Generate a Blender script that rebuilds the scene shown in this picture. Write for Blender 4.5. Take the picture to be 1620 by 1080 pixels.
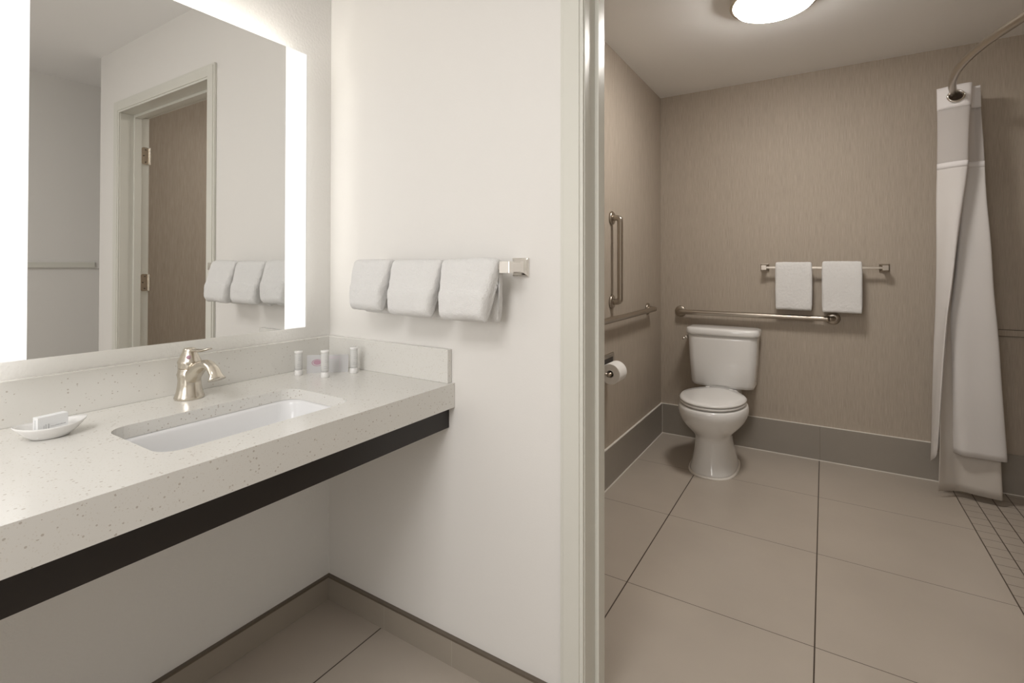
import bpy, bmesh, math, random
from mathutils import Vector, Matrix, noise
random.seed(7)
S = bpy.context.scene
for o in list(bpy.data.objects): bpy.data.objects.remove(o)
PI = math.pi
# ------------------------------------------------------------------ camera
cam_d = bpy.data.cameras.new('camera'); cam = bpy.data.objects.new('camera', cam_d)
S.collection.objects.link(cam); S.camera = cam
yaw, pitch, roll = 0.5598, 0.0089, 0.0011
r = Vector((math.cos(yaw), math.sin(yaw), 0)); fw = Vector((-math.sin(yaw), math.cos(yaw), 0)); up = Vector((0, 0, 1))
fw, up = math.cos(pitch)*fw+math.sin(pitch)*up, math.cos(pitch)*up-math.sin(pitch)*fw
r, up = math.cos(roll)*r+math.sin(roll)*up, math.cos(roll)*up-math.sin(roll)*r
cam.matrix_world = Matrix(((r.x, up.x, -fw.x, 1.5615), (r.y, up.y, -fw.y, -1.2154), (r.z, up.z, -fw.z, 1.2262), (0, 0, 0, 1)))
cam_d.sensor_width = 36; cam_d.lens = 788.24/1620*36
cam_d.shift_y = -(540-413.11)/1620; cam_d.clip_start = 0.02
# ------------------------------------------------------------------ light and exposure
S.view_settings.view_transform = 'Standard'; S.view_settings.look = 'None'
S.view_settings.gamma = 1; S.view_settings.use_curve_mapping = False
S.view_settings.exposure = 0.9
w = bpy.data.worlds.new('world'); S.world = w; w.use_nodes = True
w.node_tree.nodes['Background'].inputs[0].default_value = (0.9, 0.88, 0.84, 1)
w.node_tree.nodes['Background'].inputs[1].default_value = 0.0
def area(name, loc, size, power, color, rot=(0, 0, 0), shape='DISK', sy=None):
    l = bpy.data.lights.new(name, 'AREA'); l.shape = shape; l.size = size
    if sy: l.size_y = sy
    l.energy = power; l.color = color
    o = bpy.data.objects.new(name, l); o.location = loc; o.rotation_euler = rot
    S.collection.objects.link(o); return o
VANITY_W, REAR_W, BATH_E, STRIP_E, LED_E = 14.5, 7.0, 33.0, 0.53, 9.0
area('vanity_ceiling_lamp', (1.15, -2.05, 2.45), 0.9, VANITY_W, (1.0, 0.985, 0.98), shape='SQUARE')
area('rear_fill_light', (1.0, -2.92, 1.5), 0.8, REAR_W, (1.0, 0.985, 0.985), rot=(PI/2, 0, 0), shape='SQUARE')  # added soft fill behind the camera for the towel wall; no window there

area('shower_fill_light', (2.72, 1.5, 2.45), 0.16, 0.6, (1.0, 0.95, 0.88))  # added out-of-view fill that lifts the shaded shower wall and bathroom ceiling

XL, YB, ZC = 0.535, 2.5, 2.4695         # bathroom left wall, back wall, ceiling
YT = 0.13                               # thickness of the wall between the two rooms
ZK = 0.864                              # counter top
D = 0.592                               # counter depth
# ------------------------------------------------------------------ materials
def mat(name, col, rough=0.5, metal=0.0, spec=0.5, emit=None, es=0, **k):
    m = bpy.data.materials.new(name); m.use_nodes = True
    b = m.node_tree.nodes['Principled BSDF']
    b.inputs['Base Color'].default_value = (*col, 1); b.inputs['Roughness'].default_value = rough
    b.inputs['Metallic'].default_value = metal; b.inputs['Specular IOR Level'].default_value = spec
    if emit: b.inputs['Emission Color'].default_value = (*emit, 1); b.inputs['Emission Strength'].default_value = es
    for kk, v in k.items(): b.inputs[kk.replace('_', ' ')].default_value = v
    return m
def nd(m, t, **k):
    n = m.node_tree.nodes.new(t)
    for a, v in k.items(): setattr(n, a, v)
    return n
def lk(m, a, b): m.node_tree.links.new(a, b)
def bsdf(m): return m.node_tree.nodes['Principled BSDF']
def pos(m, scale=(1, 1, 1)):
    g = nd(m, 'ShaderNodeNewGeometry'); mp = nd(m, 'ShaderNodeMapping'); mp.inputs['Scale'].default_value = scale
    lk(m, g.outputs['Position'], mp.inputs['Vector']); return mp.outputs['Vector']
def bump(m, h, strength=0.2, dist=0.002):
    b = nd(m, 'ShaderNodeBump'); b.inputs['Strength'].default_value = strength; b.inputs['Distance'].default_value = dist
    lk(m, h, b.inputs['Height']); lk(m, b.outputs['Normal'], bsdf(m).inputs['Normal'])
def noisen(m, scale, vscale=(1, 1, 1), detail=3, rough=0.5):
    n = nd(m, 'ShaderNodeTexNoise'); n.inputs['Scale'].default_value = scale; n.inputs['Detail'].default_value = detail
    n.inputs['Roughness'].default_value = rough
    lk(m, pos(m, vscale), n.inputs['Vector']); return n.outputs['Fac']
def ramp(m, fac, stops):
    c = nd(m, 'ShaderNodeValToRGB'); e = c.color_ramp.elements
    while len(e) < len(stops): e.new(0.5)
    for x, (p, col) in zip(e, stops): x.position = p; x.color = (*col, 1)
    lk(m, fac, c.inputs['Fac']); return c.outputs['Color']
def mixc(m, fac, a, b, mode='MIX'):
    x = nd(m, 'ShaderNodeMix', data_type='RGBA', blend_type=mode)
    if isinstance(fac, float): x.inputs[0].default_value = fac
    else: lk(m, fac, x.inputs[0])
    for i, v in ((6, a), (7, b)):
        if isinstance(v, tuple): x.inputs[i].default_value = (*v, 1)
        else: lk(m, v, x.inputs[i])
    return x.outputs[2]
def math_(m, op, a, b=None, c=None):
    n = nd(m, 'ShaderNodeMath', operation=op)
    for i, v in enumerate((a, b, c)):
        if v is None: continue
        if isinstance(v, (int, float)): n.inputs[i].default_value = v
        else: lk(m, v, n.inputs[i])
    return n.outputs[0]

def paint(name, col, sc=180, st=0.12, rough=0.55):
    m = mat(name, col, rough, spec=0.3)
    bump(m, noisen(m, sc, detail=2), st, 0.0015); return m
M = {}
M['white_wall'] = paint('white painted wall', (0.80, 0.78, 0.745))
M['stipple'] = paint('orange peel white wall', (0.80, 0.785, 0.755), 110, 0.75, 0.5)
M['trim_paint'] = mat('semi gloss cream trim', (0.70, 0.69, 0.625), 0.32)
M['ceil'] = paint('white ceiling', (0.93, 0.92, 0.905), 120, 0.1, 0.8)
# woven vinyl wallcovering: fine vertical slubs
m = M['paper'] = mat('beige vertical grain wallcovering', (0.5, 0.4, 0.3), 0.6, spec=0.25)
f1 = noisen(m, 1, (420, 420, 12), 3, 0.6); f2 = noisen(m, 1, (60, 60, 3), 3)
c1 = ramp(m, f1, [(0.28, (0.385, 0.327, 0.265)), (0.5, (0.45, 0.387, 0.317)), (0.72, (0.515, 0.45, 0.375))])
c2 = ramp(m, f2, [(0.3, (0.94, 0.94, 0.94)), (0.7, (1.0, 1.0, 1.0))])
lk(m, mixc(m, 1.0, c1, c2, 'MULTIPLY'), bsdf(m).inputs['Base Color']); bump(m, f1, 0.35, 0.0015)
# tiles: grout lines on a world grid
def line(m, co, off, pitch, half):
    a = math_(m, 'SUBTRACT', co, off); a = math_(m, 'DIVIDE', a, pitch); a = math_(m, 'FRACT', math_(m, 'ADD', a, 100.5))
    a = math_(m, 'ABSOLUTE', math_(m, 'SUBTRACT', a, 0.5)); return math_(m, 'LESS_THAN', a, half/pitch)
def tile(name, col, grout, axes, rough=0.32, var=0.06):
    m = mat(name, col, rough, spec=0.45)
    g = nd(m, 'ShaderNodeNewGeometry'); s = nd(m, 'ShaderNodeSeparateXYZ'); lk(m, g.outputs['Position'], s.inputs[0])
    fac = None
    for ax, off, pitch, half in axes:
        l = line(m, s.outputs[ax], off, pitch, half)
        fac = l if fac is None else math_(m, 'MAXIMUM', fac, l)
    n = noisen(m, 2.2, detail=4)
    dark = tuple(c*(1-var) for c in col); lite = tuple(c*(1+var) for c in col)
    base = ramp(m, n, [(0.3, dark), (0.7, lite)])
    lk(m, mixc(m, fac, base, grout), bsdf(m).inputs['Base Color'])
    inv = math_(m, 'SUBTRACT', 1.0, fac); bump(m, inv, 0.5, 0.001)
    return m
TC = (0.46, 0.405, 0.345)
M['floor'] = tile('large taupe floor tile', TC, (0.06, 0.042, 0.03), [('X', 0.908, 0.6225, 0.0022), ('Y', 1.286, 0.6152, 0.0013)])
M['mosaic'] = tile('small taupe mosaic tile', (0.42, 0.37, 0.315), (0.08, 0.06, 0.045), [('X', 2.153, 0.0765, 0.0022), ('Y', 1.286, 0.0769, 0.0013)], 0.42)
M['base_x'] = tile('taupe skirting tile', (0.30, 0.27, 0.232), (0.2, 0.17, 0.14), [('X', 1.534, 0.6225, 0.0012)], 0.35)
M['base_y'] = tile('taupe skirting tile side', (0.30, 0.27, 0.232), (0.2, 0.17, 0.14), [('Y', 0.67, 0.6152, 0.0012)], 0.35)
M['base_v'] = tile('vanity skirting tile', (0.33, 0.29, 0.24), (0.40, 0.36, 0.30), [('X', 0.300, 0.291, 0.001)], 0.4)
M['edge_trim'] = mat('dark metal edge strip', (0.16, 0.13, 0.10), 0.4, 0.3)
M['caulk'] = mat('white caulk', (0.78, 0.74, 0.68), 0.6)
# quartz
m = M['quartz'] = mat('speckled white quartz', (0.78, 0.76, 0.71), 0.2, spec=0.5)
v = nd(m, 'ShaderNodeTexVoronoi'); v.inputs['Scale'].default_value = 170; lk(m, pos(m), v.inputs['Vector'])
sz = nd(m, 'ShaderNodeSeparateColor'); lk(m, v.outputs['Color'], sz.inputs[0])
rad = math_(m, 'MULTIPLY', math_(m, 'GREATER_THAN', sz.outputs[0], 0.78), math_(m, 'MULTIPLY', sz.outputs[1], 0.42))
sp = math_(m, 'LESS_THAN', v.outputs['Distance'], rad)
v2 = nd(m, 'ShaderNodeTexVoronoi'); v2.inputs['Scale'].default_value = 300; lk(m, pos(m), v2.inputs['Vector'])
sz2 = nd(m, 'ShaderNodeSeparateColor'); lk(m, v2.outputs['Color'], sz2.inputs[0])
sp2 = math_(m, 'MULTIPLY', math_(m, 'GREATER_THAN', sz2.outputs[0], 0.8), math_(m, 'LESS_THAN', v2.outputs['Distance'], 0.4))
base = mixc(m, math_(m, 'MULTIPLY', sp2, 0.25), (0.74, 0.725, 0.685), (0.54, 0.475, 0.38))
lk(m, mixc(m, math_(m, 'MULTIPLY', sp, 0.48), base, (0.30, 0.23, 0.16)), bsdf(m).inputs['Base Color'])
M['fascia'] = mat('espresso wood fascia', (0.012, 0.008, 0.006), 0.4)
M['porcelain'] = mat('white porcelain', (0.82, 0.81, 0.79), 0.12, spec=0.5, Coat_Weight=0.3)
M['basin'] = mat('white vitreous basin', (0.80, 0.80, 0.80), 0.15)
M['mirror'] = mat('silvered mirror', (0.82, 0.82, 0.81), 0.0, 1.0)
M['frost'] = mat('backlit frosted glass', (0.25, 0.25, 0.25), 0.3, emit=(1.0, 0.975, 0.94), es=STRIP_E)
M['led'] = mat('white light strip', (0.9, 0.9, 0.9), 0.3, emit=(1.0, 0.955, 0.88), es=LED_E)
M['led_low'] = mat('dim white light strip', (0.9, 0.9, 0.9), 0.3, emit=(1.0, 0.955, 0.88), es=0.8)
M['led_side'] = mat('side white light strip', (0.9, 0.9, 0.9), 0.3, emit=(1.0, 0.97, 0.93), es=2.2)
M['housing'] = mat('white mirror housing', (0.8, 0.8, 0.78), 0.5)
m = M['nickel'] = mat('brushed nickel', (0.66, 0.61, 0.53), 0.22, 1.0)
M['chrome'] = mat('polished chrome', (0.80, 0.77, 0.73), 0.07, 1.0)
M['steel'] = mat('brushed stainless steel', (0.46, 0.41, 0.35), 0.3, 1.0)
m = M['dark_metal'] = mat('dark polished metal', (0.16, 0.14, 0.13), 0.15, 1.0)
m = M['terry'] = mat('white terry towel', (0.84, 0.83, 0.81), 0.95, spec=0.1, Sheen_Weight=0.3)
bump(m, noisen(m, 420, detail=3), 0.9, 0.004)
m = M['cloth'] = mat('white curtain weave', (0.80, 0.76, 0.72), 0.85, spec=0.1)
lk(m, noisen(m, 1, (900, 900, 900), 2), nd(m, 'ShaderNodeBump').inputs['Height'])
def translucent(name, col, tr, clear=0.0):
    m = mat(name, col, 0.85, spec=0.1); nt = m.node_tree
    t = nd(m, 'ShaderNodeBsdfTranslucent'); t.inputs[0].default_value = (*col, 1)
    mx = nd(m, 'ShaderNodeMixShader'); mx.inputs[0].default_value = tr
    out = nt.nodes['Material Output']
    lk(m, bsdf(m).outputs[0], mx.inputs[1]); lk(m, t.outputs[0], mx.inputs[2]); last = mx.outputs[0]
    if clear:
        c = nd(m, 'ShaderNodeBsdfTransparent'); m2 = nd(m, 'ShaderNodeMixShader'); m2.inputs[0].default_value = clear
        lk(m, last, m2.inputs[1]); lk(m, c.outputs[0], m2.inputs[2]); last = m2.outputs[0]
    lk(m, last, out.inputs[0]); return m
M['cloth'] = translucent('white curtain cloth', (0.84, 0.81, 0.785), 0.25)
w_ = nd(M['cloth'], 'ShaderNodeTexNoise')
M['liner'] = translucent('white liner cloth', (0.74, 0.69, 0.63), 0.3)
M['sheer'] = translucent('sheer curtain mesh', (0.80, 0.77, 0.75), 0.45, 0.15)
M['band'] = translucent('white curtain header', (0.90, 0.87, 0.86), 0.15)
M['paper_roll'] = mat('white tissue paper', (0.86, 0.84, 0.81), 0.9, spec=0.1)
M['dark'] = mat('dark core', (0.05, 0.04, 0.035), 0.7)
M['card'] = mat('pale grey card', (0.60, 0.595, 0.595), 0.4)
M['pink'] = mat('mauve print', (0.50, 0.30, 0.37), 0.5)
M['lilac'] = mat('pale mauve print', (0.66, 0.57, 0.62), 0.5)
M['print'] = mat('grey print', (0.45, 0.45, 0.46), 0.5)
M['bottle'] = mat('translucent white plastic', (0.86, 0.86, 0.84), 0.2, Transmission_Weight=0.25)
M['carton'] = mat('white soap carton', (0.84, 0.85, 0.85), 0.5)
M['glass'] = mat('lit opal glass', (0.95, 0.95, 0.92), 0.2, emit=(1.0, 0.955, 0.905), es=BATH_E)

# ------------------------------------------------------------------ mesh helpers
def obj(name, bm, m, parent=None, smooth=False, bevel=0, subsurf=0, auto=False):
    me = bpy.data.meshes.new(name); bmesh.ops.recalc_face_normals(bm, faces=bm.faces[:]); bm.to_mesh(me); bm.free()
    mats = m if isinstance(m, (list, tuple)) else [m]
    for x in mats: me.materials.append(x)
    o = bpy.data.objects.new(name, me); S.collection.objects.link(o)
    if parent is not None: o.parent = parent
    if bevel:
        b = o.modifiers.new('bevel', 'BEVEL'); b.width = bevel; b.segments = 3; b.limit_method = 'ANGLE'; b.angle_limit = 0.6
    if subsurf:
        s = o.modifiers.new('sub', 'SUBSURF'); s.levels = s.render_levels = subsurf
    if smooth or bevel or subsurf:
        me.polygons.foreach_set('use_smooth', [True]*len(me.polygons))
        if bevel and not smooth:
            me.polygons.foreach_set('use_smooth', [False]*len(me.polygons))
    return o
def tag(o, label=None, cat=None, group=None, kind=None):
    if label: o['label'] = label
    if cat: o['category'] = cat
    if group: o['group'] = group
    if kind: o['kind'] = kind
    return o
def thing(name, label, cat, loc=(0, 0, 0), group=None, rz=0):
    o = bpy.data.objects.new(name, None); o.empty_display_size = 0.05; o.location = loc; o.rotation_euler = (0, 0, rz)
    S.collection.objects.link(o); return tag(o, label, cat, group)
def rel(parent, o):     # part built in world coordinates: keep it there under its thing
    o.parent = parent
    o.matrix_parent_inverse = Matrix.LocRotScale(parent.location, parent.rotation_euler, None).inverted(); return o
def box(bm, a, b, mi=0):
    vs = [bm.verts.new((x, y, z)) for x in (a[0], b[0]) for y in (a[1], b[1]) for z in (a[2], b[2])]
    for f in ((0, 1, 3, 2), (4, 6, 7, 5), (0, 4, 5, 1), (2, 3, 7, 6), (0, 2, 6, 4), (1, 5, 7, 3)):
        bm.faces.new([vs[i] for i in f]).material_index = mi
    return vs
def bx(a, b): bm = bmesh.new(); box(bm, a, b); return bm
def loft(bm, rings, cap=True, closed=True, mi=0):
    R = [[bm.verts.new(p) for p in ring] for ring in rings]; n = len(R[0])
    for a, b in zip(R, R[1:]):
        for i in range(n if closed else n-1):
            j = (i+1) % n; bm.faces.new((a[i], a[j], b[j], b[i])).material_index = mi
    if cap and closed:
        bm.faces.new(R[0][::-1]); bm.faces.new(R[-1])
    return R
def lathe(bm, prof, n=40, c=(0, 0, 0), axis='z', cap=True):
    rings = []
    for rr, h in prof:
        ring = []
        for i in range(n):
            a = 2*PI*i/n; u, v = rr*math.cos(a), rr*math.sin(a)
            p = {'z': (u, v, h), 'y': (u, h, v), 'x': (h, u, v)}[axis]
            ring.append((c[0]+p[0], c[1]+p[1], c[2]+p[2]))
        rings.append(ring)
    loft(bm, rings, cap)
def smooth_path(pts, k=8):
    out = []
    P = [Vector(p) for p in pts]; P = [2*P[0]-P[1]] + P + [2*P[-1]-P[-2]]
    for i in range(1, len(P)-2):
        for j in range(k):
            t = j/k; a, b, c, d = P[i-1:i+3]
            out.append(0.5*((2*b)+(c-a)*t+(2*a-5*b+4*c-d)*t*t+(3*b-a-3*c+d)*t**3))
    out.append(P[-2]); return out
def tube(bm, pts, rad, n=16, cap=True, flat=None):
    pts = [Vector(p) for p in pts]; rings = []; prev = None
    for i, p in enumerate(pts):
        t = (pts[min(i+1, len(pts)-1)]-pts[max(i-1, 0)]).normalized()
        if prev is None:
            u = t.cross(Vector((0, 0, 1)));  u = u if u.length > 0.1 else t.cross(Vector((0, 1, 0)))
            u.normalize()
        else: u = (prev - t*prev.dot(t)).normalized()
        prev = u; v = t.cross(u); rr = rad[i] if isinstance(rad, (list, tuple)) else rad
        fx = flat[i] if flat else (1, 1)
        rings.append([p + u*rr*fx[0]*math.cos(2*PI*k/n) + v*rr*fx[1]*math.sin(2*PI*k/n) for k in range(n)])
    loft(bm, rings, cap)
def rrect(x0, x1, y0, y1, rr, z, k=8):
    out = []
    for cx, cy, a0 in ((x1-rr, y1-rr, 0), (x0+rr, y1-rr, PI/2), (x0+rr, y0+rr, PI), (x1-rr, y0+rr, 1.5*PI)):
        for i in range(k+1):
            a = a0+i/k*PI/2; out.append((cx+rr*math.cos(a), cy+rr*math.sin(a), z))
    return out
def struct(name, bm, m, **k): return tag(obj(name, bm, m, **k), kind='structure')

# ================================================================== SETTING
XE, YR = 2.88, -3.0
bm = bmesh.new(); box(bm, (-0.15, YR-0.1, -0.06), (2.153, YB+0.1, 0)); box(bm, (2.153, YR-0.1, -0.06), (XE+0.1, 0.98, 0))
struct('floor', bm, M['floor'])
struct('floor_shower', bx((2.153, 0.98, -0.06), (3.2, YB+0.1, 0)), M['mosaic'])
struct('ceiling', bx((-0.15, YR-0.1, ZC), (3.2, YB+0.1, ZC+0.08)), M['ceil'])
struct('wall_left', bx((-0.12, YR, 0), (0, YT, ZC)), M['stipple'])
bm = bmesh.new()
box(bm, (0, 0, 0), (1.012, 0.118, ZC)); box(bm, (2.0, 0, 0), (2.27, 0.118, ZC)); box(bm, (1.012, 0, 2.108), (2.0, 0.118, ZC))
struct('wall_front', bm, M['white_wall'])
bm = bmesh.new()
box(bm, (XL-0.1, 0.118, 0), (1.012, YT, ZC)); box(bm, (2.0, 0.118, 0), (2.19, YT, ZC)); box(bm, (1.012, 0.118, 2.108), (2.0, YT, ZC))
struct('wall_bathroom_front', bm, M['paper'])
struct('wall_bathroom_left', bx((XL-0.1, YT, 0), (XL, YB, ZC)), M['paper'])
struct('wall_bathroom_back', bx((XL-0.1, YB, 0), (3.2, YB+0.1, ZC)), M['paper'])
bm = bmesh.new(); box(bm, (2.19, 0.118, 0), (2.21, 0.98, ZC)); box(bm, (2.21, 0.96, 0), (3.1, 0.98, ZC)); box(bm, (3.1, 0.96, 0), (3.2, YB, ZC))
struct('wall_bathroom_right', bm, M['paper'])
bm = bmesh.new(); box(bm, (2.21, 0.118, 0), (2.27, 0.96, ZC)); box(bm, (XE, YR, 0), (XE+0.1, 0.6, ZC)); box(bm, (2.27, 0.5, 0), (XE, 0.6, ZC))
struct('wall_right', bm, M['white_wall'])
struct('wall_rear', bx((0, YR-0.1, 0), (XE, YR, ZC)), M['white_wall'])
# skirting tiles
def base(name, a, b, m): return struct(name, bx(a, b), m)
base('baseboard_left', (0, YR, 0), (0.012, 0, 0.080), M['base_v'])
base('baseboard_front', (0.012, -0.012, 0), (0.962, 0, 0.080), M['base_v'])
bm = bmesh.new(); box(bm, (0, YR, 0.080), (0.0135, 0, 0.0865)); box(bm, (0.0135, -0.0135, 0.080), (0.962, 0, 0.0865))
struct('trim_1', bm, M['edge_trim'])
base('baseboard_bathroom_left', (XL, YT, 0), (XL+0.012, YB, 0.213), M['base_y'])
base('baseboard_bathroom_back', (XL+0.012, YB-0.012, 0), (3.1, YB, 0.213), M['base_x'])
bm = bmesh.new()
box(bm, (XL, YT, 0.213), (XL+0.0105, YB, 0.2165)); box(bm, (XL+0.0105, YB-0.0105, 0.213), (2.2, YB, 0.2165))
box(bm, (XL+0.012, YT, 0), (XL+0.017, YB-0.012, 0.0035)); box(bm, (XL+0.017, YB-0.017, 0), (3.1, YB-0.012, 0.0035))
box(bm, (XL+0.011, YB-0.014, 0.003), (XL+0.014, YB-0.011, 0.213))
struct('trim_2', bm, M['caulk'])
bm = bmesh.new(); box(bm, (2.27, 0, 0), (2.282, 0.5, 0.08)); box(bm, (2.0, -0.012, 0), (2.27, 0, 0.08)) ; box(bm, (XE-0.012, YR, 0), (XE, 0.5, 0.08))
struct('baseboard_right', bm, M['base_v'])

# door frame: jambs with stops, casing with stepped profile
dr = thing('door_1', None, None); dr['kind'] = 'structure'
bm = bmesh.new()
ZH = 2.095
box(bm, (1.012, -0.003, 0), (1.028, YT+0.003, ZH)); box(bm, (1.985, -0.003, 0), (2.001, YT+0.003, ZH)); box(bm, (1.012, -0.003, ZH), (2.001, YT+0.003, ZH+0.016))
for s in ((1.028, 1.040), (1.973, 1.985)): box(bm, (s[0], 0.062, 0), (s[1], 0.098, ZH-0.0))
box(bm, (1.040, 0.062, ZH-0.014), (1.973, 0.098, ZH))
rel(dr, obj('door_jamb', bm, M['trim_paint'], bevel=0.0012))
def casing(y0, sg):
    bm = bmesh.new()
    for (a, b, t) in ((0.0, 0.066, 0.011), (0.010, 0.056, 0.015)):
        y1 = y0+sg*t
        box(bm, (1.026-b, min(y0, y1), 0), (1.026-a, max(y0, y1), ZH+b-0.002))
        box(bm, (1.987+a, min(y0, y1), 0), (1.987+b, max(y0, y1), ZH+b-0.002))
        box(bm, (1.026-a, min(y0, y1), ZH-0.002+a), (1.987+a, max(y0, y1), ZH+b-0.002))
    return bm
rel(dr, obj('door_casing', casing(0.0, -1), M['trim_paint'], bevel=0.0015))
rel(dr, obj('door_casing', casing(YT, 1), M['trim_paint'], bevel=0.0015))
for zc in (1.870, 1.125, 0.30):
    bm = bmesh.new()
    # leaf plate with rounded outer corners on the jamb face, folded toward the bathroom
    pl = rrect(0.101, 0.140, zc-0.050, zc+0.050, 0.012, 0, 5)
    rings = [[(1.985-0.0, p[0], p[1]) for p in pl], [(1.9825, p[0], p[1]) for p in pl]]
    loft(bm, rings)
    h = rel(dr, obj('hinge', bm, M['nickel']))
    bm = bmesh.new()
    for k in range(5): lathe(bm, [(0.0062, zc-0.050+k*0.02+0.0006), (0.0062, zc-0.050+(k+1)*0.02-0.0006)], 14, (1.9785, 0.144, 0))
    kn = obj('hinge_knuckle', bm, M['nickel'], h)
    bm = bmesh.new()
    for yy, zz in ((0.122, zc+0.036), (0.112, zc), (0.122, zc-0.036)): lathe(bm, [(0.0035, 1.9815), (0.003, 1.981)], 10, (0, yy, zz), 'x')
    obj('hinge_screw', bm, M['dark'], h)

# ================================================================== VANITY
top = thing('vanity_counter', 'white speckled quartz vanity counter with dark wood fascia, under the lit mirror', 'counter', (0.3, -0.9, 0))
SX0, SX1, SY0, SY1 = 0.222, 0.490, -0.762, -0.305
CY0 = -2.2
bm = bmesh.new()
outer = [(0.001, CY0, ZK), (D, CY0, ZK), (D, -0.001, ZK), (0.001, -0.001, ZK)]
inner = rrect(SX0, SX1, SY0, SY1, 0.045, ZK, 8)
ov = [bm.verts.new(p) for p in outer]; iv = [bm.verts.new(p) for p in inner]
es = [bm.edges.new((L[i], L[(i+1) % len(L)])) for L in (ov, iv) for i in range(len(L))]
bmesh.ops.triangle_fill(bm, use_beauty=True, use_dissolve=False, edges=es)
fs = bm.faces[:]
ext = bmesh.ops.extrude_face_region(bm, geom=fs)
bmesh.ops.translate(bm, verts=[g for g in ext['geom'] if isinstance(g, bmesh.types.BMVert)], vec=(0, 0, -0.03))
box(bm, (D-0.022, CY0, 0.789), (D, -0.001, ZK-0.03))
rel(top, obj('countertop', bm, M['quartz']))
rel(top, obj('backsplash', bx((0.001, CY0, ZK), (0.021, -0.001, 0.968)), M['quartz'], bevel=0.0015))
rel(top, obj('sidesplash', bx((0.021, -0.021, ZK), (0.580, -0.001, 0.968)), M['quartz'], bevel=0.0015))
rel(top, obj('fascia', bx((0.550, CY0, 0.723), (0.5696, -0.001, 0.790)), M['fascia']))
bm = bmesh.new()
box(bm, (0.001, -0.030, 0.723), (0.549, -0.010, 0.833)); box(bm, (0.001, CY0, 0.745), (0.02, -0.031, 0.833))
rel(top, obj('support_rail', bm, M['white_wall']))
# basin
bm = bmesh.new()
def basin_ring(ins, z, rr): return rrect(SX0+ins, SX1-ins, SY0+ins, SY1-ins, rr, z, 8)
rings = [basin_ring(-0.02, ZK-0.031, 0.06), basin_ring(0.002, ZK-0.031, 0.044), basin_ring(0.006, ZK-0.040, 0.044), basin_ring(0.013, ZK-0.075, 0.046),
         basin_ring(0.022, ZK-0.115, 0.05), basin_ring(0.038, ZK-0.135, 0.05), basin_ring(0.07, ZK-0.143, 0.045), basin_ring(0.11, ZK-0.146, 0.02)]
loft(bm, rings, cap=False); bm.faces.new(bm.verts[-36:])
o = obj('sink_basin', bm, M['basin'], smooth=True)
s = o.modifiers.new('s', 'SOLIDIFY'); s.thickness = 0.008; s.offset = -1
sink = tag(thing('sink', 'white rectangular undermount sink basin set into the quartz counter', 'sink', (0.356, -0.534, ZK-0.15)))
rel(sink, o); o.name = 'basin'
bm = bmesh.new(); lathe(bm, [(0.022, ZK-0.1455), (0.024, ZK-0.144), (0.018, ZK-0.143), (0.005, ZK-0.1435)], 24, (0.356, -0.534, 0))
rel(sink, obj('drain', bm, M['chrome'], smooth=True))
# lit mirror
mr = thing('backlit_mirror', 'large rectangular mirror with glowing frosted side strips above the counter', 'mirror', (0.0, -0.545, 1.0))
MZ0, MZ1 = 1.019, 1.940; MX = 0.078
rel(mr, obj('mirror_glass', bx((MX-0.005, -0.853, MZ0), (MX, -0.2365, MZ1)), M['mirror']))
rel(mr, obj('frosted_strip', bx((MX-0.005, -0.2365, MZ0), (MX, -0.160, MZ1)), M['frost']))
rel(mr, obj('frosted_strip', bx((MX-0.005, -0.930, MZ0), (MX, -0.853, MZ1)), M['frost']))
rel(mr, obj('housing', bx((0.001, -0.86, MZ0+0.07), (MX-0.006, -0.23, MZ1-0.07)), M['housing']))
rel(mr, obj('light_strip', bx((0.052, -0.88, MZ1-0.069), (0.066, -0.21, MZ1-0.045)), M['led']))
rel(mr, obj('light_strip', bx((0.052, -0.88, MZ0+0.045), (0.066, -0.21, MZ0+0.069)), M['led_low']))
for y0 in (-0.215, -0.895): rel(mr, obj('light_strip', bx((0.050, y0, MZ0+0.06), (0.066, y0+0.02, MZ1-0.08)), M['led_side']))
rel(mr, obj('rim', bx((MX-0.005, -0.160, MZ0), (MX+0.0008, -0.1575, MZ1)), M['housing']))
# faucet
FX, FY = 0.088, -0.526
fc = thing('faucet', 'brushed nickel single handle faucet behind the sink', 'faucet', (FX, FY, ZK))
bm = bmesh.new()
lathe(bm, [(0.0355, 0), (0.0365, 0.004), (0.0345, 0.009), (0.031, 0.020), (0.0285, 0.035), (0.0275, 0.050), (0.0285, 0.060), (0.0305, 0.066), (0.0285, 0.071), (0.0275, 0.078), (0.0275, 0.082)], 40)
obj('body', bm, M['nickel'], fc, smooth=True)
bm = bmesh.new()
lathe(bm, [(0.0255, 0.0825), (0.0275, 0.084), (0.0278, 0.095), (0.0292, 0.099), (0.0275, 0.103), (0.0215, 0.117), (0.0165, 0.128), (0.0155, 0.133), (0.0125, 0.1365), (0.004, 0.138)], 36)
cap_ = obj('handle_dome', bm, M['nickel'], fc, smooth=True)
bm = bmesh.new(); pts = smooth_path([(0.004, 0, 0.127), (0.022, 0.003, 0.131), (0.045, 0.008, 0.132), (0.068, 0.013, 0.137), (0.078, 0.015, 0.139)], 6)
n_ = len(pts); tube(bm, pts, [0.0045+0.0035*math.sin(PI*min(1, 0.15+i/n_)) for i in range(n_)], 14, flat=[(1.25, 0.55)]*n_)
obj('lever', bm, M['nickel'], cap_, smooth=True)
bm = bmesh.new(); lathe(bm, [(0.0055, 0.0215), (0.005, 0.0255)], 14, (0, 0, 0.114), 'x'); bmesh.ops.rotate(bm, verts=bm.verts, cent=(0, 0, 0), matrix=Matrix.Rotation(-0.55, 3, 'Z'))
tag(obj('temperature_dot', bm, M['pink'], cap_, smooth=True), 'small reddish dot')
bm = bmesh.new()
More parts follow.
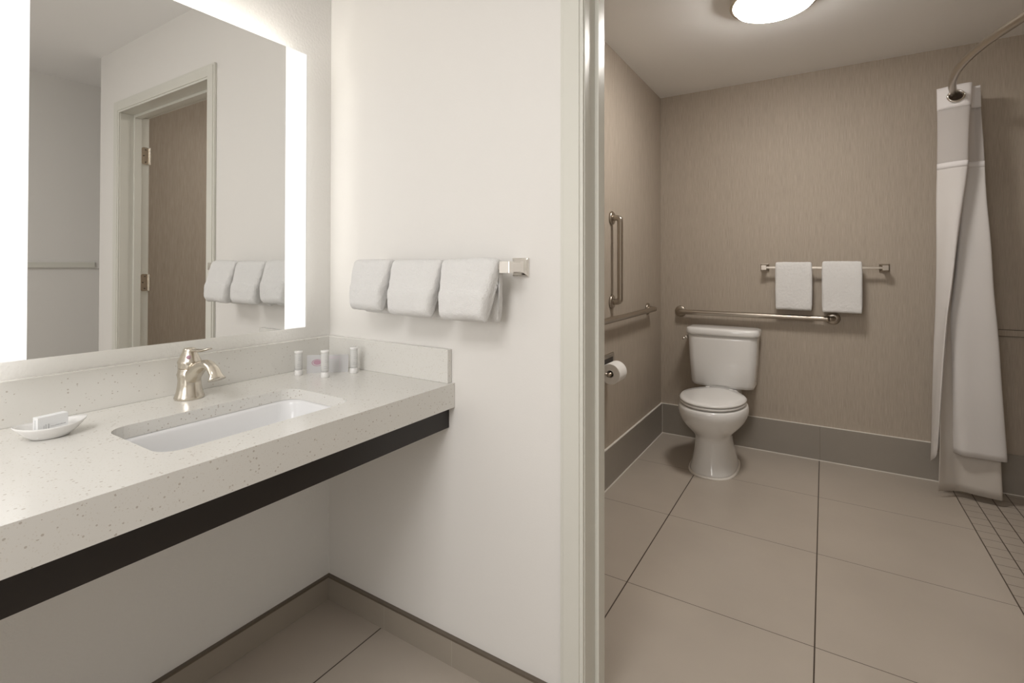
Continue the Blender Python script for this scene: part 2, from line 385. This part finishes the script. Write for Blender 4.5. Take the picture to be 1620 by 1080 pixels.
pts = smooth_path([(0.004, 0, 0.052), (0.030, 0, 0.073), (0.058, 0, 0.091), (0.088, 0, 0.100), (0.113, 0, 0.096), (0.131, 0, 0.083), (0.141, 0, 0.067)], 8)
n_ = len(pts); rr = []; fl = []
for i in range(n_):
    t = i/(n_-1); rr.append(0.0225-0.0115*math.sin(PI/2*min(1, t*1.15))+0.0045*max(0, (t-0.88)/0.12)); fl.append((1.0+0.45*t, 1.0-0.1*t))
tube(bm, pts, rr, 20, flat=fl)
obj('spout', bm, M['nickel'], fc, smooth=True)
# soap dish with carton
sd = thing('soap_dish', 'small white oval boat shaped dish at the left end of the counter', 'dish', (0.174, -0.838, ZK), rz=math.radians(-8))
bm = bmesh.new()
def oval(a, b, z, lift=0.0, k=48):
    return [(b*math.cos(2*PI*i/k), a*math.sin(2*PI*i/k), z+lift*abs(math.sin(2*PI*i/k))**3) for i in range(k)]
rings = [oval(0.030, 0.022, 0.000), oval(0.036, 0.027, 0.002), oval(0.052, 0.036, 0.012, 0.003), oval(0.064, 0.043, 0.023, 0.005), oval(0.0665, 0.0445, 0.0265, 0.006),
         oval(0.0655, 0.0435, 0.0275, 0.006), oval(0.061, 0.040, 0.023, 0.005), oval(0.046, 0.031, 0.010, 0.002), oval(0.028, 0.020, 0.0055), oval(0.008, 0.006, 0.005)]
rings = [[(p[0]*0.92, p[1]*0.9, p[2]) for p in g] for g in rings]
loft(bm, rings); obj('dish_body', bm, M['porcelain'], sd, smooth=True)
sc = thing('soap_carton', 'small white soap box standing on edge in the oval dish', 'soap box', (0.183, -0.840, ZK+0.0065), rz=math.radians(9))
cb_ = obj('box_body', bx((-0.009, -0.026, 0), (0.009, 0.026, 0.042)), M['carton'], sc, bevel=0.0008)
bm = bmesh.new()
for yy, ww, z0, z1 in ((-0.0085, 0.0016, 0.002, 0.026), (-0.0125, 0.0008, 0.002, 0.026), (-0.016, 0.0006, 0.004, 0.024)): box(bm, (0.009, yy, z0), (0.0093, yy+ww, z1))
x = -0.004
while x < 0.0215:
    wd = random.uniform(0.0008, 0.002); box(bm, (0.009, x, 0.0195), (0.0093, x+wd, 0.0195+random.choice((0.0012, 0.0018)))); x += wd+0.0005
z = 0.006
while z < 0.036:
    wd = random.uniform(0.001, 0.0022); box(bm, (-0.0012, -0.0263, z), (0.0008, -0.026, z+wd)); z += wd+0.0006
obj('printed_lines', bm, M['print'], cb_)
# card and three bottles in the corner
def bottle(x, y, label, h=0.080, rr=0.0118):
    t = thing('toiletry_bottle', label, 'bottle', (x, y, ZK), 'travel bottles on the counter corner')
    bm = bmesh.new(); lathe(bm, [(rr*0.92, 0.0175), (rr, 0.0185), (rr, h-0.006), (rr*0.96, h-0.004)], 28); tb_ = obj('tube', bm, M['bottle'], t, smooth=True)
    bm = bmesh.new(); lathe(bm, [(rr*1.08, 0), (rr*1.12, 0.001), (rr*1.0, 0.016), (rr*0.9, 0.0172)], 28); obj('screw_cap', bm, M['porcelain'], t, smooth=True)
    bm = bmesh.new(); lathe(bm, [(rr*1.03, h-0.0065), (rr*1.1, h-0.005), (rr*1.1, h), (rr*0.95, h+0.0015)], 28); obj('crimped_end', bm, M['porcelain'], tb_, smooth=True)
    bm = bmesh.new()
    for k, (z, a0, a1) in enumerate(((0.030, -0.9, 0.5), (0.036, -0.9, -0.1), (0.050, -0.7, 0.35), (0.056, -0.7, -0.2), (0.0205, -3.1, 3.1))):
        seg = 14; zz = 0.0012
        ring0 = [bm.verts.new(((rr+0.0003)*math.cos(a0+(a1-a0)*i/seg), (rr+0.0003)*math.sin(a0+(a1-a0)*i/seg), z)) for i in range(seg+1)]
        ring1 = [bm.verts.new(((rr+0.0003)*math.cos(a0+(a1-a0)*i/seg), (rr+0.0003)*math.sin(a0+(a1-a0)*i/seg), z+zz)) for i in range(seg+1)]
        for i in range(seg): bm.faces.new((ring0[i], ring0[i+1], ring1[i+1], ring1[i]))
    obj('printed_lines', bm, M['print'], tb_); return t
bottle(0.085, -0.190, 'small white bottle at the left end of the grey card, nearest the mirror', 0.078)
bottle(0.187, -0.165, 'small white bottle standing in front of the grey card', 0.086, 0.0122)
bottle(0.213, -0.070, 'small white bottle at the right end of the grey card, nearest the towels', 0.086, 0.0122)
a, b = Vector((0.084, -0.158, 0)), Vector((0.186, -0.070, 0)); dv = (b-a).normalized(); ang = math.atan2(dv.y, dv.x); L = (b-a).length
cd = thing('printed_card', 'pale grey card with mauve emblem standing behind the small bottles', 'card', (a.x, a.y, ZK), rz=ang)
kb_ = obj('card_body', bx((0, -0.001, 0), (L, 0.001, 0.060)), M['card'], cd)
bm = bmesh.new()
n = 32
for r0, r1, sx, cz in ((0.0, 0.0085, 1.5, 0.035), (0.0105, 0.0125, 1.45, 0.034)):
    a_ = [bm.verts.new((0.034+sx*r1*math.cos(2*PI*i/n), -0.0014, cz+0.95*r1*math.sin(2*PI*i/n))) for i in range(n)]
    if r0 == 0: bm.faces.new(a_)
    else:
        b_ = [bm.verts.new((0.034+sx*r0*math.cos(2*PI*i/n), -0.0014, cz+0.95*r0*math.sin(2*PI*i/n))) for i in range(n)]
        for i in range(n): bm.faces.new((a_[i], a_[(i+1) % n], b_[(i+1) % n], b_[i]))
ob = obj('oval_emblem', bm, M['pink'], kb_)
bm = bmesh.new()
for p, q in (((0.064, 0.052), (0.108, 0.0535)), ((0.064, 0.010), (0.0652, 0.052)), ((0.107, 0.010), (0.1082, 0.052)), ((0.070, 0.047), (0.100, 0.049))):
    box(bm, (p[0], -0.0014, p[1]), (q[0], -0.001, q[1]))
obj('printed_frame', bm, M['lilac'], kb_)

# ================================================================== TOWELS
def towel_mesh(x0, x1, yb, zb, zf, zr, t, rise, front_out, back_in, seed, crimp=0.0):
    """folded towel over a bar at (yb, zb): closed U-profile swept along x with rounded side edges"""
    # centre line from back hem, over the bar, to the front hem
    cl = [(yb+back_in, zr), (yb+back_in*0.9, zr+0.05), (yb+back_in*0.75, (zr+zb)/2), (yb+back_in*0.6, zb-0.02), (yb+back_in*0.35, zb+rise*0.75), (yb, zb+rise),
          (yb-front_out*0.3, zb+rise*0.75), (yb-front_out*0.55, zb-0.02), (yb-front_out*0.8, (zf+zb)/2), (yb-front_out*0.95, zf+0.05), (yb-front_out, zf)]
    P = [Vector((p[0], p[1])) for p in cl]
    pth = smooth_path([(p.x, p.y, 0) for p in P], 4); n = len(pth)
    left, right = [], []
    for i, p in enumerate(pth):
        d = (pth[min(i+1, n-1)]-pth[max(i-1, 0)]).normalized(); nn = Vector((-d.y, d.x, 0))
        tt = t*(0.75+0.25*math.cos(2*PI*i/(n-1)))
        left.append(p+nn*tt*0.5); right.append(p-nn*tt*0.5)
    e1 = [pth[-1]+(pth[-1]-pth[-2]).normalized()*t*0.45]; e0 = [pth[0]-(pth[1]-pth[0]).normalized()*t*0.45]
    prof = left + e1 + right[::-1] + e0
    cen = pth + e1 + pth[::-1] + e0
    bm = bmesh.new(); rings = []
    N = 22
    for k in range(N+1):
        s = k/N; x = x0+(x1-x0)*s; ed = min(s, 1-s)*(x1-x0)
        sh = min(1.0, ed/(t*0.55)); sh = math.sqrt(max(0.0, 1-(1-sh)**2))*0.85+0.15
        ring = []
        for p, c in zip(prof, cen):
            q = c+(p-c)*sh
            wob = noise.noise(Vector((x*14+seed, q.y*11, q.x*9)))*0.004
            skew = crimp*(zb-q.y)*(s-0.5)
            ring.append((x+skew+wob*0.5, q.x+wob, q.y + noise.noise(Vector((x*10+seed*3, 0, 0)))*0.003))
        rings.append(ring)
    loft(bm, rings)
    return bm
def towel(x0, x1, *a, label, group, **k):
    bm = towel_mesh(x0, x1, *a, **k)
    cx = (x0+x1)/2
    bmesh.ops.translate(bm, verts=bm.verts, vec=(-cx, -a[0], -a[1]))
    t = obj('folded_towel', bm, M['terry'], smooth=True, subsurf=1); t.location = (cx, a[0], a[1])
    d = bpy.data.textures.get('terry') or bpy.data.textures.new('terry', 'CLOUDS'); d.noise_scale = 0.012
    s2 = t.modifiers['sub']; s2.levels = s2.render_levels = 2
    dm = t.modifiers.new('fluff', 'DISPLACE'); dm.texture = d; dm.strength = 0.003; dm.mid_level = 0.5
    return tag(t, label, 'towel', group)
G1 = 'towels on the vanity wall bar'
BZ, BY = 1.222, -0.080
towel(0.240, 0.412, BY, BZ, 1.098, 1.085, 0.046, 0.012, 0.034, 0.024, label='folded white towel on the vanity bar, end one nearest the mirror', group=G1, seed=1, crimp=-0.22)
towel(0.414, 0.616, BY, BZ, 1.090, 1.080, 0.046, 0.010, 0.034, 0.024, label='folded white towel in the middle of the vanity bar', group=G1, seed=5, crimp=-0.22)
towel(0.617, 0.812, BY, BZ, 1.088, 1.080, 0.048, 0.012, 0.034, 0.024, label='folded white towel on the vanity bar, end one nearest the door frame', group=G1, seed=9, crimp=-0.22)
G2 = 'towels above the toilet grab bar'
towel(1.292, 1.499, 2.428, 1.216, 0.955, 0.95, 0.020, 0.030, 0.022, 0.018, label='folded white towel on the bathroom wall bar, left one beside the toilet', group=G2, seed=14)
towel(1.548, 1.756, 2.428, 1.216, 0.950, 0.95, 0.024, 0.034, 0.026, 0.020, label='folded white towel on the bathroom wall bar, right one nearer the curtain', group=G2, seed=21)
def towel_bar(name, label, xa, xb, y, z, wall, mt, ps, bs):
    sg = 1 if wall > y else -1
    t = thing(name, label, 'towel bar', ((xa+xb)/2, wall, z))
    rel(t, obj('bar', bx((xa, y-bs/2, z-bs/2), (xb, y+bs/2, z+bs/2)), mt, bevel=0.0015))
    for x in (xa, xb):
        bm = bmesh.new(); q = ps/2
        rings = [[(x+i*e, wall-sg*dy, z+j*e) for i, j in ((-1, -1), (1, -1), (1, 1), (-1, 1))] for dy, e in ((0.0005, q), (0.008, q), (0.010, q*0.86), (0.016, q*0.62), (0.030, q*0.5), (abs(wall-y)-0.012, q*0.5), (abs(wall-y)-0.010, q*0.62), (abs(wall-y)+bs*0.7, q*0.62))]
        loft(bm, rings); rel(t, obj('post', bm, mt, bevel=0.001))
    return t
towel_bar('towel_bar', 'chrome towel bar on the white vanity wall beside the door frame', 0.285, 0.832, BY, BZ, 0.0, M['chrome'], 0.052, 0.017)
towel_bar('towel_bar', 'square ended towel bar on the beige wall above the toilet grab bar', 1.226, 1.866, 2.428, 1.216, YB, M['steel'], 0.050, 0.014)

# ================================================================== GRAB BARS
def grab(label, pts, wall_n, ends, rad=0.0165):
    t = thing('grab_bar', label, 'grab bar', ends[0])
    bm = bmesh.new(); tube(bm, smooth_path(pts, 6), rad, 18); rel(t, obj('rail', bm, M['steel'], smooth=True))
    for e in ends:
        bm = bmesh.new(); ax = 'x' if abs(wall_n[0]) > 0.5 else 'y'; sgn = wall_n[0] if ax == 'x' else wall_n[1]
        o0 = e[0] if ax == 'x' else e[1]
        lathe(bm, [(0.039, o0+sgn*0.0005), (0.039, o0+sgn*0.007), (0.034, o0+sgn*0.013), (0.019, o0+sgn*0.015)], 32, (0 if ax == 'x' else e[0], e[1] if ax == 'x' else 0, e[2]), ax)
        rel(t, obj('flange', bm, M['steel'], smooth=True))
    return t
gz = 0.899; gy = YB-0.052
grab('long steel grab bar on the back wall above the toilet tank', [(0.678, YB-0.005, gz), (0.678, YB-0.030, gz), (0.684, YB-0.046, gz), (0.700, gy, gz), (0.80, gy, gz), (1.5, gy, gz), (1.585, gy, gz), (1.601, YB-0.046, gz), (1.607, YB-0.030, gz), (1.607, YB-0.005, gz)],
     (0, -1, 0), [(0.678, YB, gz), (1.607, YB, gz)])
gx = XL+0.052; gz = 0.934
grab('horizontal steel grab bar on the left bathroom wall, above the toilet paper', [(XL+0.005, 2.165, gz), (XL+0.030, 2.165, gz), (XL+0.046, 2.159, gz), (gx, 2.143, gz), (gx, 2.06, gz), (gx, 1.15, gz), (gx, 1.070, gz), (XL+0.046, 1.054, gz), (XL+0.030, 1.048, gz), (XL+0.005, 1.048, gz)],
     (1, 0, 0), [(XL, 2.165, gz), (XL, 1.048, gz)])
yv = 1.487
grab('vertical steel grab bar on the left bathroom wall', [(XL+0.005, yv, 1.498), (XL+0.030, yv, 1.498), (XL+0.046, yv, 1.492), (gx, yv, 1.476), (gx, yv, 1.40), (gx, yv, 1.12), (gx, yv, 1.044), (XL+0.046, yv, 1.028), (XL+0.030, yv, 1.022), (XL+0.005, yv, 1.022)],
     (1, 0, 0), [(XL, yv, 1.498), (XL, yv, 1.022)])
bm = bmesh.new(); box(bm, (2.21, YB-0.010, 0.849), (3.1, YB, 0.880)); struct('trim_3', bm, M['paper'])
bm = bmesh.new(); box(bm, (2.21, YB-0.007, 0.8455), (3.1, YB, 0.849)); box(bm, (2.21, YB-0.007, 0.880), (3.1, YB, 0.8835)); struct('trim_4', bm, M['edge_trim'])
# toilet paper
tp = thing('toilet_paper_holder', 'steel wall plate holder low on the left bathroom wall', 'toilet paper holder', (XL, 1.43, 0.655))
bm = bmesh.new(); rings = [[(XL+d, p[0], p[1]) for p in rrect(1.255+e, 1.520-e, 0.575+e, 0.735-e, 0.012, 0, 4)] for d, e in ((0.0005, 0), (0.006, 0.002), (0.008, 0.008), (0.007, 0.022))]
loft(bm, rings); wp_ = rel(tp, obj('wall_plate', bm, M['steel'], bevel=0.0006))
obj('recess', bx((XL+0.007, 1.285, 0.600), (XL+0.0085, 1.490, 0.712)), M['dark'], wp_)
for ya in (1.274, 1.412):
    bm = bmesh.new(); tube(bm, [(XL+0.008, ya, 0.655), (XL+0.068, ya, 0.655)], 0.006, 12); rel(tp, obj('arm', bm, M['steel'], smooth=True))
bm = bmesh.new(); tube(bm, [(XL+0.068, 1.262, 0.655), (XL+0.068, 1.424, 0.655)], 0.0095, 16); rel(tp, obj('spindle', bm, M['steel'], smooth=True))
RX, RZ = XL+0.068, 0.655
bm = bmesh.new(); lathe(bm, [(0.019, 1.288), (0.0525, 1.288), (0.0545, 1.290), (0.0545, 1.394), (0.0525, 1.396), (0.019, 1.396)], 48, (RX, 0, RZ), 'y', cap=False)
bmv = bm.verts[:]; 
for i in range(48): bm.faces.new((bmv[i], bmv[(i+1) % 48], bmv[5*48+(i+1) % 48], bmv[5*48+i]))
bmesh.ops.translate(bm, verts=bm.verts, vec=(-RX, -1.342, -RZ))
roll_ = tag(obj('toilet_roll', bm, M['paper_roll'], smooth=False), 'white toilet paper roll on the wall holder in the bathroom', 'toilet roll'); roll_.location = (RX, 1.342, RZ)

# ================================================================== TOILET
TX = 0.985
to = thing('toilet', 'white two piece toilet with closed lid against the back wall', 'toilet', (TX, 2.12, 0))
def se(cx, cy, a, bf, bb, z, k=48, p=2.2):
    """egg ring: a half width, bf toward the camera side (-y), bb toward the wall (+y)"""
    out = []
    for i in range(k):
        t = 2*PI*i/k; c, s = math.cos(t), math.sin(t)
        x = a*math.copysign(abs(c)**(2/p), c); y = (bb if s > 0 else bf)*math.copysign(abs(s)**(2/p), s)
        out.append((cx+x, cy+y, z))
    return out
BYc = 2.03   # bowl centre
bm = bmesh.new()
rings = [se(TX, BYc+0.02, 0.130, 0.220, 0.235, 0.0, p=2.6), se(TX, BYc+0.02, 0.132, 0.222, 0.24, 0.008, p=2.6), se(TX, BYc+0.02, 0.124, 0.212, 0.235, 0.03, p=2.6), se(TX, BYc+0.015, 0.108, 0.185, 0.225, 0.10, p=2.4),
         se(TX, BYc, 0.100, 0.165, 0.215, 0.17, p=2.3), se(TX, BYc, 0.098, 0.160, 0.215, 0.205, p=2.2), se(TX, BYc-0.01, 0.112, 0.180, 0.22, 0.232), se(TX, BYc-0.01, 0.150, 0.224, 0.22, 0.268),
         se(TX, BYc-0.01, 0.181, 0.258, 0.22, 0.308), se(TX, BYc-0.01, 0.198, 0.276, 0.215, 0.350), se(TX, BYc-0.01, 0.196, 0.278, 0.215, 0.385), se(TX, BYc-0.01, 0.188, 0.270, 0.215, 0.402), se(TX, BYc-0.01, 0.165, 0.25, 0.2, 0.406)]
loft(bm, rings)
rel(to, obj('bowl', bm, M['porcelain'], smooth=True, subsurf=1))
bm = bmesh.new(); box(bm, (TX-0.105, 2.15, 0.34), (TX+0.105, 2.46, 0.425)); rel(to, obj('tank_shelf', bm, M['porcelain'], bevel=0.02))
bm = bmesh.new(); loft(bm, [se(TX, BYc+0.02, 0.139, 0.229, 0.250, 0.0, p=2.6), se(TX, BYc+0.02, 0.139, 0.229, 0.250, 0.003, p=2.6), se(TX, BYc+0.02, 0.130, 0.219, 0.240, 0.010, p=2.6)]); rel(to, obj('base_caulk', bm, M['caulk'], smooth=True))
def lidring(a, bf, bb, z, p=2.15):
    pts = []
    k = 60
    for i in range(k):
        t = 2*PI*i/k; c, s = math.cos(t), math.sin(t)
        y = (bb if s > 0 else bf)*math.copysign(abs(s)**(2/p), s); aw = a*(1-0.50*max(0, s)**1.6)
        pts.append((TX+aw*math.copysign(abs(c)**(2/p), c), BYc-0.01+y, z))
    return pts
bm = bmesh.new(); loft(bm, [lidring(0.180, 0.264, 0.215, 0.407), lidring(0.186, 0.270, 0.22, 0.410), lidring(0.186, 0.270, 0.22, 0.419), lidring(0.181, 0.265, 0.215, 0.422)])
rel(to, obj('seat', bm, M['porcelain'], smooth=True))
bm = bmesh.new(); loft(bm, [lidring(0.182, 0.265, 0.255, 0.4245), lidring(0.187, 0.271, 0.262, 0.427), lidring(0.187, 0.271, 0.262, 0.434), lidring(0.179, 0.263, 0.254, 0.4405), lidring(0.145, 0.23, 0.17, 0.4435), lidring(0.07, 0.12, 0.09, 0.4455), lidring(0.01, 0.02, 0.02, 0.446)])
ld_ = rel(to, obj('lid', bm, M['porcelain'], smooth=True))
# tank: bowed front, tapering down
def tank_ring(hw, y0, y1, z, bow=0.02, rr=0.045, k=8):
    base_ = rrect(TX-hw, TX+hw, y0, y1, rr, z, k); out = []
    for x, y, zz in base_:
        f = (y1-y)/(y1-y0); out.append((x, y-bow*f*(1-((x-TX)/hw)**2), zz))
    return out
# finer front edge for the bow
def dens(ring, n=3):
    out = []
    for i in range(len(ring)):
        a, b = Vector(ring[i]), Vector(ring[(i+1) % len(ring)]); m_ = 12 if (b-a).length > 0.15 else 1
        for j in range(m_): out.append(tuple(a.lerp(b, j/m_)))
    return out
def tank_ring2(hw, y0, y1, z, bow=0.022, rr=0.045):
    out = []
    for x, y, zz in dens(rrect(TX-hw, TX+hw, y0, y1, rr, z, 8)):
        f = (y1-y)/(y1-y0); out.append((x, y-bow*f*max(0, 1-((x-TX)/hw)**2), zz))
    return out
bm = bmesh.new()
loft(bm, [tank_ring2(0.150, 2.33, 2.455, 0.426), tank_ring2(0.190, 2.305, 2.475, 0.430), tank_ring2(0.197, 2.298, 2.478, 0.450), tank_ring2(0.207, 2.290, 2.478, 0.60), tank_ring2(0.214, 2.285, 2.478, 0.74), tank_ring2(0.2145, 2.285, 2.478, 0.768)])
tk_ = rel(to, obj('tank', bm, M['porcelain'], smooth=True))
bm = bmesh.new()
loft(bm, [tank_ring2(0.210, 2.289, 2.476, 0.766), tank_ring2(0.2235, 2.275, 2.482, 0.770), tank_ring2(0.226, 2.272, 2.484, 0.780), tank_ring2(0.2255, 2.273, 2.484, 0.800), tank_ring2(0.221, 2.277, 2.480, 0.811), tank_ring2(0.205, 2.292, 2.466, 0.815), tank_ring2(0.12, 2.33, 2.43, 0.817, 0.0, 0.04)])
rel(to, obj('tank_lid', bm, M['porcelain'], smooth=True))
bm = bmesh.new(); lathe(bm, [(0.013, -0.226+0.01), (0.013, -0.232), (0.010, -0.236)], 20, (TX, 2.315, 0.742), 'x')
tube(bm, [(TX-0.230, 2.315, 0.742), (TX-0.232, 2.295, 0.740), (TX-0.232, 2.262, 0.736)], [0.006, 0.0065, 0.009], 12)
obj('flush_lever', bm, M['chrome'], tk_, smooth=True)
for sx in (-1, 1):
    bm = bmesh.new(); lathe(bm, [(0.016, 0.425), (0.016, 0.437), (0.012, 0.442)], 18, (TX+sx*0.07, 2.215, 0)); obj('seat_hinge', bm, M['porcelain'], ld_, smooth=True)


# ================================================================== CEILING LAMP
LX, LY = 1.372, 1.33
cl = thing('ceiling_light', 'round white glowing dome light on the bathroom ceiling', 'ceiling light', (LX, LY, ZC))
bm = bmesh.new(); lathe(bm, [(0.172, ZC-0.0005), (0.184, ZC-0.003), (0.187, ZC-0.040), (0.182, ZC-0.046), (0.172, ZC-0.044)], 64, (LX, LY, 0)); rel(cl, obj('rim', bm, M['nickel'], smooth=True))
bm = bmesh.new(); lathe(bm, [(0.172, ZC-0.040), (0.171, ZC-0.046), (0.158, ZC-0.062), (0.130, ZC-0.076), (0.095, ZC-0.086), (0.055, ZC-0.091), (0.012, ZC-0.093)], 64, (LX, LY, 0)); rel(cl, obj('glass_dome', bm, M['glass'], smooth=True))

# ================================================================== SHOWER CURTAIN
RZc = 2.137
rod = thing('shower_rod', 'curved chrome shower curtain rod crossing the shower opening', 'curtain rod', (2.19, 1.74, RZc))
rp = smooth_path([(2.275, 0.981, RZc), (2.228, 1.15, RZc), (2.184, 1.309, RZc), (2.150, 1.42, RZc), (2.119, 1.54, RZc), (2.097, 1.695, RZc), (2.090, 1.85, RZc), (2.106, 2.05, RZc), (2.150, 2.27, RZc), (2.205, 2.499, RZc)], 5)
bm = bmesh.new(); tube(bm, rp, 0.0165, 18); rel(rod, obj('rod', bm, M['steel'], smooth=True))
for yy, sg, fx in ((0.98, 1, 2.275), (YB, -1, 2.205)):
    bm = bmesh.new(); lathe(bm, [(0.036, yy+sg*0.0005), (0.036, yy+sg*0.008), (0.026, yy+sg*0.016), (0.018, yy+sg*0.022)], 28, (fx, 0, RZc), 'y'); rel(rod, obj('flange', bm, M['steel'], smooth=True))
ct = thing('shower_curtain', 'white shower curtain with sheer top panel and liner, gathered at the shower back wall', 'curtain', (2.18, 2.3, 0.0))
def plan(levels, z):
    zs = sorted(levels)
    if z <= zs[0]: return levels[zs[0]]
    if z >= zs[-1]: return levels[zs[-1]]
    for a, b in zip(zs, zs[1:]):
        if a <= z <= b:
            t = (z-a)/(b-a); return [(p[0]*(1-t)+q[0]*t, p[1]*(1-t)+q[1]*t) for p, q in zip(levels[a], levels[b])]
def sheet(levels, z0, z1, nz, k=10, zfun=None, off=0.0):
    rows = []
    for j in range(nz+1):
        z = z0+(z1-z0)*j/nz; P = smooth_path([(p[0], p[1]+off, 0) for p in plan(levels, z)], k)
        rows.append([(p.x+0.0015*math.sin(z*9+p.y*70), p.y, z+(zfun(i/len(P), z) if zfun else 0)) for i, p in enumerate(P)])
    bm = bmesh.new(); loft(bm, rows, cap=False, closed=False); return bm
#           A left edge      crest          valley          rise            D right edge    back folds...
BK = [(2.20, 2.375), (2.11, 2.40), (2.20, 2.43), (2.27, 2.455)]
LV = {2.19: [(2.082, 2.285), (2.150, 2.250), (2.212, 2.243), (2.220, 2.290), (2.232, 2.315), (2.245, 2.330), (2.262, 2.325)] + BK,
      1.75: [(2.080, 2.285), (2.140, 2.235), (2.192, 2.225), (2.196, 2.275), (2.208, 2.292), (2.235, 2.300), (2.272, 2.300)] + BK,
      0.97: [(2.070, 2.290), (2.095, 2.225), (2.108, 2.205), (2.125, 2.310), (2.140, 2.262), (2.215, 2.250), (2.305, 2.255)] + BK,
      0.55: [(2.055, 2.300), (2.070, 2.235), (2.082, 2.215), (2.118, 2.320), (2.150, 2.250), (2.225, 2.235), (2.325, 2.240)] + BK,
      0.24: [(2.048, 2.305), (2.060, 2.255), (2.070, 2.245), (2.118, 2.325), (2.160, 2.245), (2.230, 2.235), (2.338, 2.245)] + BK}
def solid(o, t=0.0012):
    s = o.modifiers.new('s', 'SOLIDIFY'); s.thickness = t; s.offset = 0; return o
rel(ct, solid(obj('fabric_panel', sheet(LV, 0.24, 1.765, 50, zfun=lambda q, z: -0.075*max(0, 1-q*5)*max(0, 1-(z-0.24)/0.5)), M['cloth'], smooth=True)))
rel(ct, solid(obj('sheer_panel', sheet(LV, 1.765, 2.065, 14), M['sheer'], smooth=True), 0.0006))
rel(ct, solid(obj('header_band', sheet(LV, 2.065, 2.183, 8), M['band'], smooth=True), 0.003))
rel(ct, solid(obj('seam_band', sheet(LV, 1.745, 1.777, 2), M['band'], smooth=True), 0.003))
LK = [(2.20, 2.40), (2.25, 2.47)]
LL = {1.75: [(2.10, 2.310), (2.14, 2.300), (2.17, 2.310), (2.22, 2.325), (2.26, 2.330)] + LK,
      0.97: [(2.104, 2.232), (2.125, 2.262), (2.17, 2.290), (2.24, 2.285), (2.295, 2.285)] + LK,
      0.55: [(2.080, 2.222), (2.112, 2.256), (2.17, 2.285), (2.24, 2.272), (2.315, 2.270)] + LK,
      0.03: [(2.070, 2.225), (2.112, 2.258), (2.17, 2.285), (2.235, 2.268), (2.325, 2.263)] + LK}
rel(ct, solid(obj('liner', sheet(LL, 0.035, 1.76, 40, off=0.006), M['liner'], smooth=True)))
# grommet ring around the rod, set in the header
gp = Vector((2.152, 2.236, 2.120))
bm = bmesh.new(); n = 40; rings = []
for rr_, dy in ((0.026, 0.006), (0.026, -0.003), (0.029, -0.007), (0.034, -0.008), (0.0375, -0.004), (0.0375, 0.006)):
    rings.append([(gp.x+rr_*math.cos(2*PI*i/n), gp.y+dy-0.05*rr_*math.cos(2*PI*i/n), gp.z+0.86*rr_*math.sin(2*PI*i/n)) for i in range(n)])
loft(bm, rings, cap=False)
gr_ = rel(ct, solid(obj('grommet', bm, M['chrome'], smooth=True)))
bm = bmesh.new(); lathe(bm, [(0.0262, 0.002), (0.0255, -0.0005)], 40, (0, 0, 0), 'y')
bmesh.ops.scale(bm, verts=bm.verts, vec=(1, 1, 0.86)); bmesh.ops.translate(bm, verts=bm.verts, vec=gp)
obj('grommet_opening', bm, M['dark_metal'], gr_)
# ================================================================== WALL RAIL seen in the mirror
wr = thing('wall_rail', 'slim white horizontal rail on the far right wall, seen in the mirror', 'wall rail', (XE, -0.3, 1.23))
rel(wr, obj('rail_board', bx((XE-0.010, -1.6, 1.203), (XE-0.0005, 0.30, 1.262)), M['white_wall'], bevel=0.002))
rel(wr, obj('raised_strip', bx((XE-0.022, -1.6, 1.210), (XE-0.0105, 0.17, 1.246)), M['trim_paint'], bevel=0.002))
